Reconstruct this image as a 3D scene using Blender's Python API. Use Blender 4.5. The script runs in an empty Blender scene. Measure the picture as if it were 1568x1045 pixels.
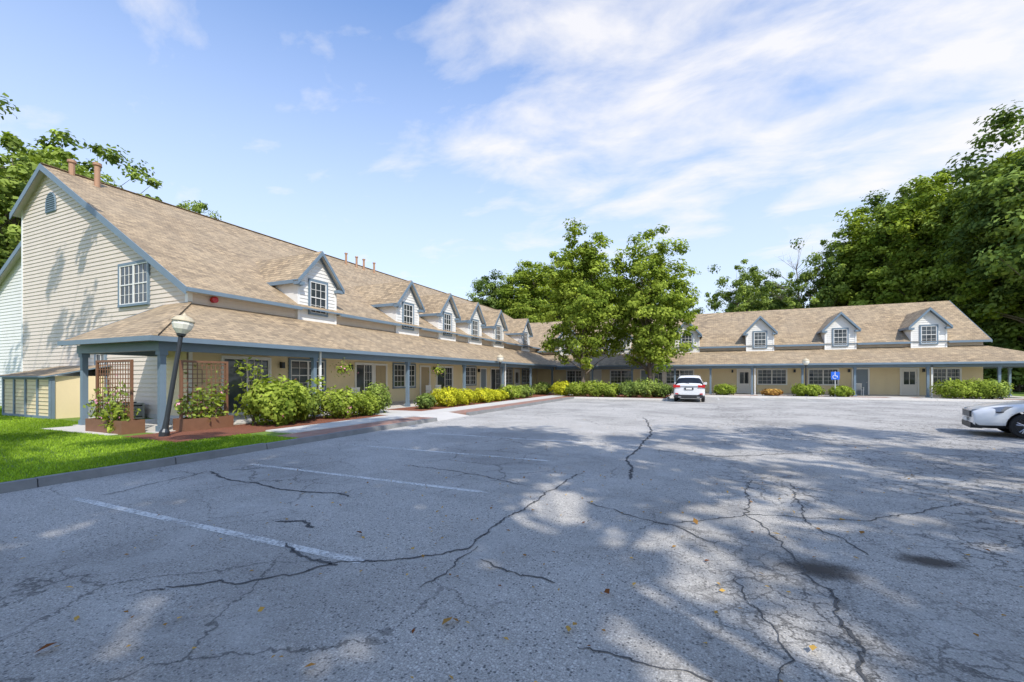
import bpy, math, random
import numpy as np
from mathutils import Vector, Matrix
random.seed(7)
rng=np.random.default_rng(7)
scene=bpy.context.scene
YAW=math.radians(23.87)
CY,SY=math.cos(YAW),math.sin(YAW)
EYE=1.6
F=669.0
# ---- survey helpers (photo bearings -> world metres) ----
def ray(px):
    r=(px-784)/F
    return r*CY-SY, r*SY+CY
def at_Y(px,Y):
    dx,dy=ray(px); return dx*Y/dy
def at_X(px,X):
    dx,dy=ray(px); return dy*X/dx
def gnd(px,py,h=EYE):
    D=F*h/(py-577.0); dx,dy=ray(px); return (dx*D,dy*D)
def at_D(px,D):
    dx,dy=ray(px); return (dx*D,dy*D)
# ---------------- materials ----------------
def nn(nt,t,**k):
    n=nt.nodes.new(t)
    for a,b in k.items(): setattr(n,a,b)
    return n
def base_mat(name):
    m=bpy.data.materials.new(name); m.use_nodes=True
    nt=m.node_tree; b=nt.nodes['Principled BSDF']
    return m,nt,b
def ramp(nt,fac,stops):
    r=nn(nt,'ShaderNodeValToRGB'); e=r.color_ramp.elements
    while len(e)<len(stops): e.new(0.5)
    for i,(p,c) in enumerate(stops):
        e[i].position=p; e[i].color=(c[0],c[1],c[2],1) if hasattr(c,'__len__') else (c,c,c,1)
    nt.links.new(fac,r.inputs[0]); return r.outputs[0]
def noise(nt,vec,scale,detail=4,rough=.55,dist=0):
    n=nn(nt,'ShaderNodeTexNoise'); n.inputs['Scale'].default_value=scale; n.inputs['Detail'].default_value=detail
    n.inputs['Roughness'].default_value=rough; n.inputs['Distortion'].default_value=dist
    nt.links.new(vec,n.inputs['Vector']); return n.outputs['Fac']
def math_n(nt,op,a,b=None,c=None,clamp=False):
    n=nn(nt,'ShaderNodeMath',operation=op); n.use_clamp=clamp
    for i,x in enumerate((a,b,c)):
        if x is None: continue
        if isinstance(x,(int,float)): n.inputs[i].default_value=x
        else: nt.links.new(x,n.inputs[i])
    return n.outputs[0]
def mixc(nt,fac,a,b,mode='MIX'):
    n=nn(nt,'ShaderNodeMix',data_type='RGBA',blend_type=mode)
    for s,x in ((0,fac),(6,a),(7,b)):
        if isinstance(x,(int,float)): n.inputs[s].default_value=x
        elif isinstance(x,tuple): n.inputs[s].default_value=(x[0],x[1],x[2],1)
        else: nt.links.new(x,n.inputs[s])
    return n.outputs[2]
def bump(nt,b,h,strength=.3,dist=.02):
    n=nn(nt,'ShaderNodeBump'); n.inputs['Strength'].default_value=strength; n.inputs['Distance'].default_value=dist
    nt.links.new(h,n.inputs['Height']); nt.links.new(n.outputs[0],b.inputs['Normal'])
def simple(name,col,rough=.6,var=.12,scale=1.5,metal=0,bs=0,fine=40):
    m,nt,b=base_mat(name)
    tc=nn(nt,'ShaderNodeTexCoord').outputs['Object']
    n1=noise(nt,tc,scale,5,.6)
    c=mixc(nt,n1,tuple(x*(1-var) for x in col),tuple(min(1,x*(1+var)) for x in col))
    nt.links.new(c,b.inputs['Base Color'])
    b.inputs['Roughness'].default_value=rough; b.inputs['Metallic'].default_value=metal
    if bs: bump(nt,b,noise(nt,tc,fine,3),bs,.01)
    return m
def siding_mat(name,col):
    m,nt,b=base_mat(name)
    tc=nn(nt,'ShaderNodeTexCoord').outputs['Object']
    mp=nn(nt,'ShaderNodeMapping'); mp.inputs['Scale'].default_value=(1,1,.25); nt.links.new(tc,mp.inputs[0])
    n1=noise(nt,mp.outputs[0],1.3,6,.65)
    c=mixc(nt,n1,tuple(x*.84 for x in col),tuple(min(.9,x*1.1) for x in col))
    n2=noise(nt,tc,9,4,.6)
    c=mixc(nt,math_n(nt,'MULTIPLY',n2,.18),c,tuple(x*.6 for x in col))
    nt.links.new(c,b.inputs['Base Color']); b.inputs['Roughness'].default_value=.55
    return m
M={}
M['siding']=siding_mat('siding_cream',(.72,.62,.52))
M['sidingw']=siding_mat('siding_white',(.79,.77,.72))
M['sidingy']=siding_mat('siding_yellow',(.84,.69,.43))
M['trim']=simple('trim_bluegrey',(.155,.215,.27),.5,.14,3)
M['white']=simple('white_paint',(.8,.79,.75),.45,.05,3)
M['soffit']=simple('soffit',(.60,.57,.50),.7,.06,2)
M['door']=simple('door_taupe',(.42,.33,.2),.5,.08,2)
M['doorg']=simple('door_greyblue',(.2,.25,.29),.5,.08,2)
M['concrete']=simple('concrete',(.58,.55,.50),.85,.16,1.2,bs=.3)
M['kerbstone']=simple('kerb_asphalt',(.22,.22,.215),.9,.4,3,bs=.8,fine=30)
M['wood']=simple('wood_brown',(.20,.095,.05),.6,.25,6)
M['bark']=simple('bark',(.15,.12,.09),.9,.35,5,bs=1,fine=14)
M['metal']=simple('dark_metal',(.05,.055,.06),.4,.1,5,metal=.6)
M['copper']=simple('flue_copper',(.42,.24,.14),.55,.2,5,metal=.2)
M['lampglass']=simple('lamp_frosted',(.80,.77,.66),.35,.05,3)
M['lampcap']=simple('lamp_cap',(.55,.47,.32),.5,.05,3)
M['acgrey']=simple('ac_grey',(.42,.43,.42),.5,.08,4)
M['signblue']=simple('sign_blue',(.02,.13,.62),.4,.03,3)
M['plastic']=simple('black_plastic',(.025,.025,.028),.5,.05,5)
M['rubber']=simple('rubber',(.018,.018,.019),.85,.15,8)
M['alloy']=simple('alloy',(.5,.5,.52),.3,.05,5,metal=.8)
M['red']=simple('tail_red',(.5,.01,.012),.2,.05,8)
M['lens']=simple('headlamp_lens',(.30,.33,.37),.08,.2,20,metal=.5)
M['flower']=simple('petal_pink',(.75,.3,.4),.6,.1,5)
M['doorw']=simple('door_white',(.75,.72,.66),.45,.04,2)
m,nt,b=base_mat('car_white'); b.inputs['Base Color'].default_value=(.72,.73,.74,1); b.inputs['Roughness'].default_value=.22; b.inputs['Coat Weight'].default_value=.6; b.inputs['Coat Roughness'].default_value=.04; M['carwhite']=m
def glass(name,col):
    m,nt,b=base_mat(name)
    tc=nn(nt,'ShaderNodeTexCoord').outputs['Object']
    n=noise(nt,tc,.9,3,.5)
    c=ramp(nt,n,[(.35,tuple(x*.35 for x in col)),(.65,col)])
    nt.links.new(c,b.inputs['Base Color']); b.inputs['Roughness'].default_value=.06; b.inputs['Specular IOR Level'].default_value=.6
    bump(nt,b,noise(nt,tc,1.6,2),.08,.05)
    return m
M['glass']=glass('window_glass',(.07,.085,.095))
M['carglass']=glass('car_glass',(.02,.024,.028))
# shingles
m,nt,b=base_mat('roof_shingles')
uv=nn(nt,'ShaderNodeUVMap').outputs[0]; tc=nn(nt,'ShaderNodeTexCoord').outputs['Object']
def brick(off,w,h,mort):
    br=nn(nt,'ShaderNodeTexBrick'); br.offset=off; br.inputs['Scale'].default_value=1
    br.inputs['Brick Width'].default_value=w; br.inputs['Row Height'].default_value=h; br.inputs['Mortar Size'].default_value=mort
    br.inputs['Color1'].default_value=(.54,.395,.235,1); br.inputs['Color2'].default_value=(.18,.132,.08,1); br.inputs['Mortar'].default_value=(.08,.06,.04,1)
    br.inputs['Bias'].default_value=-.1
    nt.links.new(uv,br.inputs[0]); return br
b1=brick(.5,.36,.17,.011); b2=brick(.37,.24,.17,.008)
c=mixc(nt,.4,b1.outputs[0],b2.outputs[0])
big=noise(nt,tc,.45,6,.65); c=mixc(nt,ramp(nt,big,[(.38,0.),(.68,.45)]),c,(.45,.355,.235))
md=noise(nt,tc,2.6,4,.65); c=mixc(nt,ramp(nt,md,[(.48,0.),(.7,.5)]),c,(.19,.145,.095))
st=nn(nt,'ShaderNodeMapping'); st.inputs['Scale'].default_value=(2.2,.22,1); nt.links.new(uv,st.inputs[0])
sk=noise(nt,st.outputs[0],1.0,4,.6); c=mixc(nt,ramp(nt,sk,[(.52,0.),(.8,.5)]),c,(.17,.13,.095))
nt.links.new(c,b.inputs['Base Color']); b.inputs['Roughness'].default_value=.9
sx=nn(nt,'ShaderNodeSeparateXYZ'); nt.links.new(uv,sx.inputs[0])
saw=math_n(nt,'FRACT',math_n(nt,'DIVIDE',sx.outputs[1],.17))
bump(nt,b,math_n(nt,'SUBTRACT',math_n(nt,'MULTIPLY',b1.outputs['Fac'],-.5),saw),.9,.018)
M['roof']=m
# brick paving
m,nt,b=base_mat('brick_paving')
uv=nn(nt,'ShaderNodeUVMap').outputs[0]
br=nn(nt,'ShaderNodeTexBrick'); br.inputs['Scale'].default_value=1; br.inputs['Brick Width'].default_value=.2; br.inputs['Row Height'].default_value=.1; br.inputs['Mortar Size'].default_value=.006
br.inputs['Color1'].default_value=(.42,.20,.14,1); br.inputs['Color2'].default_value=(.28,.14,.10,1); br.inputs['Mortar'].default_value=(.2,.17,.14,1)
nt.links.new(uv,br.inputs[0])
tc=nn(nt,'ShaderNodeTexCoord').outputs['Object']
c=mixc(nt,ramp(nt,noise(nt,tc,2,5),[(.4,0.),(.75,.6)]),br.outputs[0],(.36,.29,.24))
nt.links.new(c,b.inputs['Base Color']); b.inputs['Roughness'].default_value=.9
M['brick']=m
# mulch
m,nt,b=base_mat('mulch'); tc=nn(nt,'ShaderNodeTexCoord').outputs['Object']
n1=noise(nt,tc,45,4,.7)
c=ramp(nt,n1,[(.3,(.09,.028,.015)),(.55,(.30,.105,.055)),(.75,(.46,.21,.12))]); nt.links.new(c,b.inputs['Base Color']); b.inputs['Roughness'].default_value=1
bump(nt,b,n1,1,.04); M['mulch']=m
def grass(name,ca,cb):
    m,nt,b=base_mat(name); tc=nn(nt,'ShaderNodeTexCoord').outputs['Object']
    n1=noise(nt,tc,.8,6,.65); n2=noise(nt,tc,90,3,.7)
    c=mixc(nt,n1,ca,cb); c=mixc(nt,ramp(nt,n2,[(.3,.6),(.7,0.)]),c,tuple(x*.35 for x in ca))
    nt.links.new(c,b.inputs['Base Color']); b.inputs['Roughness'].default_value=.9
    return m
M['lawn']=grass('lawn_grass',(.13,.22,.02),(.21,.31,.035))
M['field']=grass('field_grass',(.06,.10,.02),(.10,.15,.03))
# asphalt
m,nt,b=base_mat('asphalt'); tc=nn(nt,'ShaderNodeTexCoord').outputs['Object']
fine=noise(nt,tc,85,2,.8)
c=ramp(nt,fine,[(.34,(.28,.262,.24)),(.5,(.51,.482,.44)),(.66,(.74,.705,.65))])
fine2=noise(nt,tc,28,3,.75)
c=mixc(nt,ramp(nt,fine2,[(.42,.0),(.68,.55)]),c,(.24,.227,.208))
vo=nn(nt,'ShaderNodeTexVoronoi'); vo.inputs['Scale'].default_value=42; nt.links.new(tc,vo.inputs['Vector'])
sep=nn(nt,'ShaderNodeSeparateColor'); nt.links.new(vo.outputs['Color'],sep.inputs[0])
chip=math_n(nt,'MULTIPLY',math_n(nt,'LESS_THAN',vo.outputs['Distance'],.33),math_n(nt,'GREATER_THAN',sep.outputs[0],.66))
c=mixc(nt,math_n(nt,'MULTIPLY',chip,.75),c,(.74,.72,.67))
chipd=math_n(nt,'MULTIPLY',math_n(nt,'LESS_THAN',vo.outputs['Distance'],.36),math_n(nt,'LESS_THAN',sep.outputs[0],.25))
c=mixc(nt,math_n(nt,'MULTIPLY',chipd,.8),c,(.09,.09,.09))
big=noise(nt,tc,.33,7,.62)
c=mixc(nt,ramp(nt,big,[(.45,.0),(.62,.48)]),c,(.20,.192,.18))
big2=noise(nt,tc,.9,6,.7,.6)
c=mixc(nt,ramp(nt,big2,[(.5,.0),(.72,.42)]),c,(.62,.605,.57))
mp=nn(nt,'ShaderNodeMapping'); mp.inputs['Scale'].default_value=(.25,2.2,1); mp.inputs['Rotation'].default_value=(0,0,.5); nt.links.new(tc,mp.inputs[0])
stn=noise(nt,mp.outputs[0],.7,5,.65)
c=mixc(nt,ramp(nt,stn,[(.54,.0),(.72,.35)]),c,(.19,.185,.178))
dn=nn(nt,'ShaderNodeTexNoise'); dn.inputs['Scale'].default_value=2.2; dn.inputs['Detail'].default_value=6; dn.inputs['Roughness'].default_value=.65; nt.links.new(tc,dn.inputs['Vector'])
vm=nn(nt,'ShaderNodeVectorMath',operation='SCALE'); vm.inputs['Scale'].default_value=.5; nt.links.new(dn.outputs['Color'],vm.inputs[0])
va=nn(nt,'ShaderNodeVectorMath',operation='ADD'); nt.links.new(tc,va.inputs[0]); nt.links.new(vm.outputs[0],va.inputs[1])
def crack(scale,w,mask):
    v=nn(nt,'ShaderNodeTexVoronoi',feature='DISTANCE_TO_EDGE'); v.inputs['Scale'].default_value=scale; nt.links.new(va.outputs[0],v.inputs['Vector'])
    l=ramp(nt,v.outputs['Distance'],[(w*.2,1.),(w,0.)])
    return math_n(nt,'MULTIPLY',l,mask)
m1=ramp(nt,noise(nt,tc,.37,4),[(.46,0.),(.56,.8)])
k1=crack(.8,.012,m1)
sxx=nn(nt,'ShaderNodeSeparateXYZ'); nt.links.new(tc,sxx.inputs[0])
right=math_n(nt,'MULTIPLY_ADD',sxx.outputs[0],.5,.6,clamp=True)
m2=math_n(nt,'MULTIPLY',ramp(nt,noise(nt,tc,.4,4),[(.42,0.),(.54,.95)]),right)
k2=crack(4.2,.055,m2)
k=math_n(nt,'MAXIMUM',k1,k2)
c=mixc(nt,math_n(nt,'MULTIPLY',k,.85),c,(.06,.058,.055))
nt.links.new(c,b.inputs['Base Color']); b.inputs['Roughness'].default_value=.9; b.inputs['Specular IOR Level'].default_value=.25
bump(nt,b,fine,.8,.012)
M['asphalt']=m
M['crackseal']=simple('crack_seal',(.085,.085,.085),.8,.3,8,bs=.5)
m,nt,b=base_mat('worn_paint'); tc=nn(nt,'ShaderNodeTexCoord').outputs['Object']
n1=noise(nt,tc,24,5,.75); n2=noise(nt,tc,1.6,3)
f=ramp(nt,math_n(nt,'ADD',n1,math_n(nt,'MULTIPLY',n2,.6)),[(.74,0.15),(.98,1.)])
b.inputs['Base Color'].default_value=(.80,.79,.75,1); b.inputs['Roughness'].default_value=.8
tr=nn(nt,'ShaderNodeBsdfTransparent'); mx=nn(nt,'ShaderNodeMixShader'); nt.links.new(f,mx.inputs[0]); nt.links.new(b.outputs[0],mx.inputs[1]); nt.links.new(tr.outputs[0],mx.inputs[2])
nt.links.new(mx.outputs[0],nt.nodes['Material Output'].inputs[0]); M['paint']=m
m,nt,b=base_mat('oil_stain'); tc=nn(nt,'ShaderNodeTexCoord').outputs['Object']
n1=noise(nt,tc,5.,6,.75)
sd=nn(nt,'ShaderNodeTexCoord').outputs['Generated']
vs=nn(nt,'ShaderNodeVectorMath',operation='DISTANCE'); vs.inputs[1].default_value=(.5,.5,0); zm=nn(nt,'ShaderNodeMapping'); zm.inputs['Scale'].default_value=(1,1,0); nt.links.new(sd,zm.inputs[0]); nt.links.new(zm.outputs[0],vs.inputs[0])
f=ramp(nt,math_n(nt,'ADD',math_n(nt,'MULTIPLY',vs.outputs['Value'],1.3),math_n(nt,'MULTIPLY',n1,.8)),[(.55,0.15),(.98,1.)])
b.inputs['Base Color'].default_value=(.05,.042,.035,1); b.inputs['Roughness'].default_value=.7
tr=nn(nt,'ShaderNodeBsdfTransparent'); mx=nn(nt,'ShaderNodeMixShader'); nt.links.new(f,mx.inputs[0]); nt.links.new(b.outputs[0],mx.inputs[1]); nt.links.new(tr.outputs[0],mx.inputs[2])
nt.links.new(mx.outputs[0],nt.nodes['Material Output'].inputs[0]); M['oil']=m
def leaf_mat(name,dark,light,trans=.3):
    m=bpy.data.materials.new(name); m.use_nodes=True; nt=m.node_tree; nt.nodes.remove(nt.nodes['Principled BSDF'])
    at=nn(nt,'ShaderNodeAttribute',attribute_name='tint')
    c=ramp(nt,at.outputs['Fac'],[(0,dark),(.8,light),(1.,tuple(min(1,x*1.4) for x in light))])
    d=nn(nt,'ShaderNodeBsdfDiffuse')
    t=nn(nt,'ShaderNodeBsdfTranslucent'); mx=nn(nt,'ShaderNodeMixShader'); mx.inputs[0].default_value=trans
    nt.links.new(c,d.inputs[0])
    c2=mixc(nt,1.,c,(1.3,1.35,.5),'MULTIPLY'); nt.links.new(c2,t.inputs[0])
    nt.links.new(d.outputs[0],mx.inputs[1]); nt.links.new(t.outputs[0],mx.inputs[2]); nt.links.new(mx.outputs[0],nt.nodes['Material Output'].inputs[0])
    return m
M['leaf']=leaf_mat('leaf_green',(.08,.125,.03),(.33,.41,.09),.25)
M['leafd']=leaf_mat('leaf_deep_green',(.06,.10,.03),(.25,.33,.08),.25)
M['leafy']=leaf_mat('leaf_yellowgreen',(.12,.18,.025),(.36,.43,.07))
M['leafgold']=leaf_mat('leaf_gold',(.25,.28,.02),(.62,.60,.05))
M['blade']=leaf_mat('grass_blade',(.11,.21,.015),(.33,.47,.05))
M['dry']=leaf_mat('leaf_dry',(.20,.07,.03),(.55,.34,.09),.1)
# ---------------- mesh builder ----------------
class MB:
    def __init__(s): s.v=[];s.f=[];s.m=[];s.mats=[];s.uv=[];s.sm=[]
    def mi(s,k):
        if k not in s.mats: s.mats.append(k)
        return s.mats.index(k)
    def face(s,pts,mat,smooth=False):
        pts=[Vector(p) for p in pts]; i=len(s.v); s.v+=pts; s.f.append(list(range(i,i+len(pts)))); s.m.append(s.mi(mat)); s.sm.append(smooth)
        n=Vector((0,0,0))
        for a in range(1,len(pts)-1): n+=(pts[a]-pts[0]).cross(pts[a+1]-pts[0])
        if n.length<1e-12: n=Vector((0,0,1))
        n.normalize()
        if n.z<-.01: n=-n
        if abs(n.z)>.999: u=Vector((0,1,0)) ; v=Vector((1,0,0))
        else:
            u=Vector((0,0,1)).cross(n).normalized(); v=n.cross(u)
        s.uv.append([(p.dot(u),p.dot(v)) for p in pts])
    def hexa(s,a,b,mat,top=None,end=None):
        s.face(a[::-1],end or mat); s.face(b,end or mat)
        for i in range(4):
            j=(i+1)%4; s.face([a[i],a[j],b[j],b[i]],mat)
    def box(s,x0,x1,y0,y1,z0,z1,mat):
        a=[(x0,y0,z0),(x1,y0,z0),(x1,y1,z0),(x0,y1,z0)]; b=[(p[0],p[1],z1) for p in a]
        s.hexa(a,b,mat)
    def fbox(s,fr,a0,a1,b0,b1,z0,z1,mat):
        P=lambda a,b,z: fr.p(a,b,z)
        s.hexa([P(a0,b0,z0),P(a1,b0,z0),P(a1,b1,z0),P(a0,b1,z0)],[P(a0,b0,z1),P(a1,b0,z1),P(a1,b1,z1),P(a0,b1,z1)],mat)
    def slab(s,pts,t,top,edge,under=None):
        lo=[Vector(p)-Vector((0,0,t)) for p in pts]; pts=[Vector(p) for p in pts]
        s.face(pts,top); s.face(lo[::-1],under or edge)
        for i in range(len(pts)):
            j=(i+1)%len(pts); s.face([lo[i],lo[j],pts[j],pts[i]],edge)
    def beam(s,p0,p1,side,w,h,mat,dz=0):
        p0=Vector(p0);p1=Vector(p1);sd=Vector(side)*w
        up=Vector((0,0,h)); o=Vector((0,0,dz))
        r=lambda p:[p+o,p+o+sd,p+o+sd+up,p+o+up]
        s.hexa(r(p0),r(p1),mat)
    def cyl(s,p0,p1,r0,r1,seg,mat,cap=True,smooth=True):
        p0=Vector(p0);p1=Vector(p1);d=(p1-p0).normalized()
        q=d.to_track_quat('Z','Y'); X=q@Vector((1,0,0)); Y=q@Vector((0,1,0))
        A=[p0+(X*math.cos(t)+Y*math.sin(t))*r0 for t in [2*math.pi*i/seg for i in range(seg)]]
        B=[p1+(X*math.cos(t)+Y*math.sin(t))*r1 for t in [2*math.pi*i/seg for i in range(seg)]]
        for i in range(seg):
            j=(i+1)%seg; s.face([A[i],A[j],B[j],B[i]],mat,smooth)
        if cap: s.face(A[::-1],mat); s.face(B,mat)
    def lathe(s,base,prof,seg,mat,axis=(0,0,1)):
        base=Vector(base); d=Vector(axis).normalized()
        for (r0,z0),(r1,z1) in zip(prof,prof[1:]):
            s.cyl(base+d*z0,base+d*z1,max(r0,.001),max(r1,.001),seg,mat,False)
    def build(s,name,parent=None,merge=False):
        me=bpy.data.meshes.new(name); me.from_pydata([tuple(v) for v in s.v],[],s.f)
        for k in s.mats: me.materials.append(M[k])
        me.polygons.foreach_set('material_index',s.m)
        me.polygons.foreach_set('use_smooth',s.sm)
        ul=me.uv_layers.new(name='UVMap'); flat=[c for f in s.uv for p in f for c in p]
        ul.data.foreach_set('uv',flat); me.update()
        if merge:
            import bmesh
            bm=bmesh.new(); bm.from_mesh(me); bmesh.ops.remove_doubles(bm,verts=bm.verts,dist=1e-4); bmesh.ops.recalc_face_normals(bm,faces=bm.faces); bm.to_mesh(me); bm.free()
        ob=bpy.data.objects.new(name,me); scene.collection.objects.link(ob)
        if parent is not None:
            ob.parent=parent; ob.matrix_parent_inverse=Matrix.Translation(-Vector(parent.location))
        return ob
def empty(name,loc=(0,0,0)):
    e=bpy.data.objects.new(name,None); e.location=loc; e.empty_display_size=.3; scene.collection.objects.link(e); return e
class Fr:
    def __init__(s,o,u,n): s.o=Vector(o);s.u=Vector(u);s.n=Vector(n)
    def p(s,a,b,z): return s.o+s.u*a+s.n*b+Vector((0,0,z))
def siding(mb,fr,f0,f1,z0,z1,mat,off=0.0,course=.16):
    z=z0
    while z<z1-.01:
        zt=min(z+course,z1)
        a0,a1,b0,b1=f0(z),f1(z),f0(zt),f1(zt)
        if a1-a0>.02:
            if b1<b0: b0=b1=(b0+b1)/2
            mb.face([fr.p(a0,off+.03,z),fr.p(a1,off+.03,z),fr.p(b1,off+.006,zt),fr.p(b0,off+.006,zt)],mat)
            mb.face([fr.p(a0,off,z),fr.p(a1,off,z),fr.p(a1,off+.03,z),fr.p(a0,off+.03,z)],mat)
        z=zt
def window(mb,fr,a0,a1,z0,z1,units=1,cols=3,rows=4,off=.03,trim='trim',tw=.09,frame='white'):
    mb.fbox(fr,a0-tw,a0,off-.03,off+.045,z0-tw,z1+tw,trim); mb.fbox(fr,a1,a1+tw,off-.03,off+.045,z0-tw,z1+tw,trim)
    mb.fbox(fr,a0,a1,off-.03,off+.042,z1,z1+tw,trim); mb.fbox(fr,a0-.03,a1+.03,off-.03,off+.08,z0-tw*.9,z0,trim)
    mb.face([fr.p(a0,off+.004,z0),fr.p(a1,off+.004,z0),fr.p(a1,off+.004,z1),fr.p(a0,off+.004,z1)],'glass')
    w=(a1-a0)/units
    for i in range(units):
        l=a0+i*w;r=l+w; f=.04
        mb.fbox(fr,l,l+f,off,off+.035,z0,z1,frame); mb.fbox(fr,r-f,r,off,off+.035,z0,z1,frame)
        mb.fbox(fr,l+f,r-f,off,off+.033,z0,z0+f,frame); mb.fbox(fr,l+f,r-f,off,off+.033,z1-f,z1,frame)
        zm=(z0+z1)/2
        if rows>1: mb.fbox(fr,l+f,r-f,off,off+.031,zm-.02,zm+.02,frame)
        for c in range(1,cols):
            x=l+f+(w-2*f)*c/cols; mb.fbox(fr,x-.008,x+.008,off+.002,off+.02,z0+f,z1-f,frame)
        for c in range(1,rows):
            if rows%2==0 and c==rows//2: continue
            z=z0+(z1-z0)*c/rows; mb.fbox(fr,l+f,r-f,off+.002,off+.018,z-.008,z+.008,frame)
def slider(mb,fr,a0,a1,z0,z1,off=.03):
    tw=.07
    mb.fbox(fr,a0-tw,a0,off-.03,off+.06,z0,z1+tw,'white'); mb.fbox(fr,a1,a1+tw,off-.03,off+.06,z0,z1+tw,'white'); mb.fbox(fr,a0,a1,off-.03,off+.058,z1,z1+tw,'white')
    mb.face([fr.p(a0,off+.004,z0),fr.p(a1,off+.004,z0),fr.p(a1,off+.004,z1),fr.p(a0,off+.004,z1)],'glass')
    am=(a0+a1)/2
    for l,r,o in ((a0,am+.03,.02),(am-.03,a1,.04)):
        f=.05
        mb.fbox(fr,l,l+f,off+.005,off+o,z0,z1,'white'); mb.fbox(fr,r-f,r,off+.005,off+o,z0,z1,'white')
        mb.fbox(fr,l+f,r-f,off+.005,off+o-.002,z0,z0+.1,'white'); mb.fbox(fr,l+f,r-f,off+.005,off+o-.002,z1-f,z1,'white')
        if l==a0: continue
        for c in (1,2):
            x=l+(r-l)*c/3
            mb.fbox(fr,x-.008,x+.008,off+.006,off+.018,z0+.1,z1-f,'white')
        for c in range(1,5):
            z=z0+(z1-z0)*c/5; mb.fbox(fr,l+f,r-f,off+.006,off+.016,z-.008,z+.008,'white')
def door(mb,fr,a0,a1,z0,z1,mat,glassy=False,off=.03,trim='white'):
    tw=.1
    mb.fbox(fr,a0-tw,a0,off-.03,off+.06,z0,z1+tw,trim); mb.fbox(fr,a1,a1+tw,off-.03,off+.06,z0,z1+tw,trim); mb.fbox(fr,a0,a1,off-.03,off+.058,z1,z1+tw,trim)
    mb.fbox(fr,a0,a1,off-.02,off+.02,z0,z1,mat)
    w=a1-a0;h=z1-z0
    if glassy:
        mb.fbox(fr,a0+.15*w,a1-.15*w,off+.02,off+.026,z0+.42*h,z1-.1*h,'glass')
        mb.fbox(fr,a0+.15*w,a1-.15*w,off+.02,off+.03,z0+.08*h,z0+.36*h,mat)
        mb.fbox(fr,a0+.48*w,a0+.52*w,off+.02,off+.034,z0+.42*h,z1-.1*h,mat)
    else:
        for i in (0,1):
            for j,(q0,q1) in enumerate(((.06,.3),(.35,.66),(.71,.93))):
                mb.fbox(fr,a0+w*(.1+.43*i),a0+w*(.47+.43*i),off+.02,off+.032,z0+h*q0,z0+h*q1,mat)
    mb.fbox(fr,a1-.1,a1-.05,off+.02,off+.07,z0+.95,z0+1.02,'alloy')
def dormer(W,R,T,fr,ac,zb,zw,m,w=2.15,ze=5.9,za=7.2,wallmat='sidingw',proj=.12,wz0=None,wz1=None):
    h=w/2; s=(za-ze)/h
    W.face([fr.p(ac-h,proj,zb),fr.p(ac+h,proj,zb),fr.p(ac+h,proj,ze),fr.p(ac,proj,za),fr.p(ac-h,proj,ze)],wallmat)
    siding(W,fr,lambda z:ac-h if z<ze else ac-h+(z-ze)/s,lambda z:ac+h if z<ze else ac+h-(z-ze)/s,zb,za,wallmat,off=proj)
    de=(ze-zw)/m
    for sg in (-1,1):
        a=ac+sg*h
        W.face([fr.p(a,proj,zb),fr.p(a,proj,ze),fr.p(a,-de,ze),fr.p(a,-.2,zb)],wallmat)
        T.fbox(fr,min(a,a-sg*.09),max(a,a-sg*.09),proj,proj+.04,zb,ze,'white')
        ov=.22; of=.30
        e=ac+sg*(h+ov); zl=ze-ov*s; up=.06
        dr=(za+up-zw)/m+.05; dl=max((zl+up-zw)/m+.05,-.2)
        pts=[fr.p(e,proj+of,zl+up),fr.p(ac,proj+of,za+up),fr.p(ac,-dr,za+up),fr.p(e,-dl,zl+up)]
        R.slab(pts,.05,'roof','trim','soffit')
        A=fr.p(e,proj+of,zl-.15); B=fr.p(ac,proj+of,za-.15)
        T.beam(A,B,fr.n,.03,.19,'trim')
        A=fr.p(e,proj,zl-.10); B=fr.p(e,-dl,zl-.10)
        T.beam(A,B,fr.u*(-sg),.03,.11,'trim')
        T.fbox(fr,min(e,e-sg*.36),max(e,e-sg*.36),proj+.03,proj+of-.01,zl-.16,zl-.02,'trim')
        T.beam(fr.p(ac+sg*(h-.02),proj+.03,ze-.16),fr.p(ac,proj+.03,za-.16),fr.n,.03,.12,'trim')
    if wz0: window(T,fr,ac-.45,ac+.45,wz0,wz1,1,3,4,off=proj+.03)
# ================= LEFT TOWNHOUSE ROW =================
L=empty('townhouse_building',(-21,30,0))
WX,GY,YE=-16.2,9.2,54.3
ML=.604; RZ,RX=10.7,-26.0
W,R,T,P=MB(),MB(),MB(),MB()
fF=Fr((WX,0,0),(0,1,0),(1,0,0)); fG=Fr((0,GY,0),(1,0,0),(0,-1,0))
zl=9.2; XB=-28.5
for y in (GY,YE):
    W.face([(WX,y,0),(WX,y,4.75),(RX,y,RZ-.08),(XB,y,zl),(XB,y,0)],'siding')
W.face([(WX,GY,0),(WX,YE,0),(WX,YE,4.75),(WX,GY,4.75)],'siding')
W.face([(XB,GY,0),(XB,YE,0),(XB,YE,zl),(XB,GY,zl)],'siding')
def gx1(z): return WX if z<4.75 else WX-(z-4.75)/ML
def gx0(z): return XB if z<zl else XB+(z-zl)/ML
siding(W,fG,gx0,gx1,.25,10.6,'siding')
siding(W,fG,lambda z:-17.6,lambda z:WX,.25,2.9,'sidingy',off=.03)
W.box(XB-.03,WX+.03,GY-.05,GY,.1,.25,'concrete')
siding(W,fF,lambda z:GY,lambda z:43,.2,2.75,'sidingy')
siding(W,fF,lambda z:GY,lambda z:43,2.75,4.7,'siding')
T.box(WX-.12,WX+.035,GY-.035,GY,2.7,4.75,'white'); T.box(WX,WX+.035,GY,GY+.12,.15,4.75,'white')
T.box(XB-.03,XB+.1,GY-.035,GY,.1,zl,'white')
ov=.38; e=WX+ov; ez=4.83-ov*ML
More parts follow.
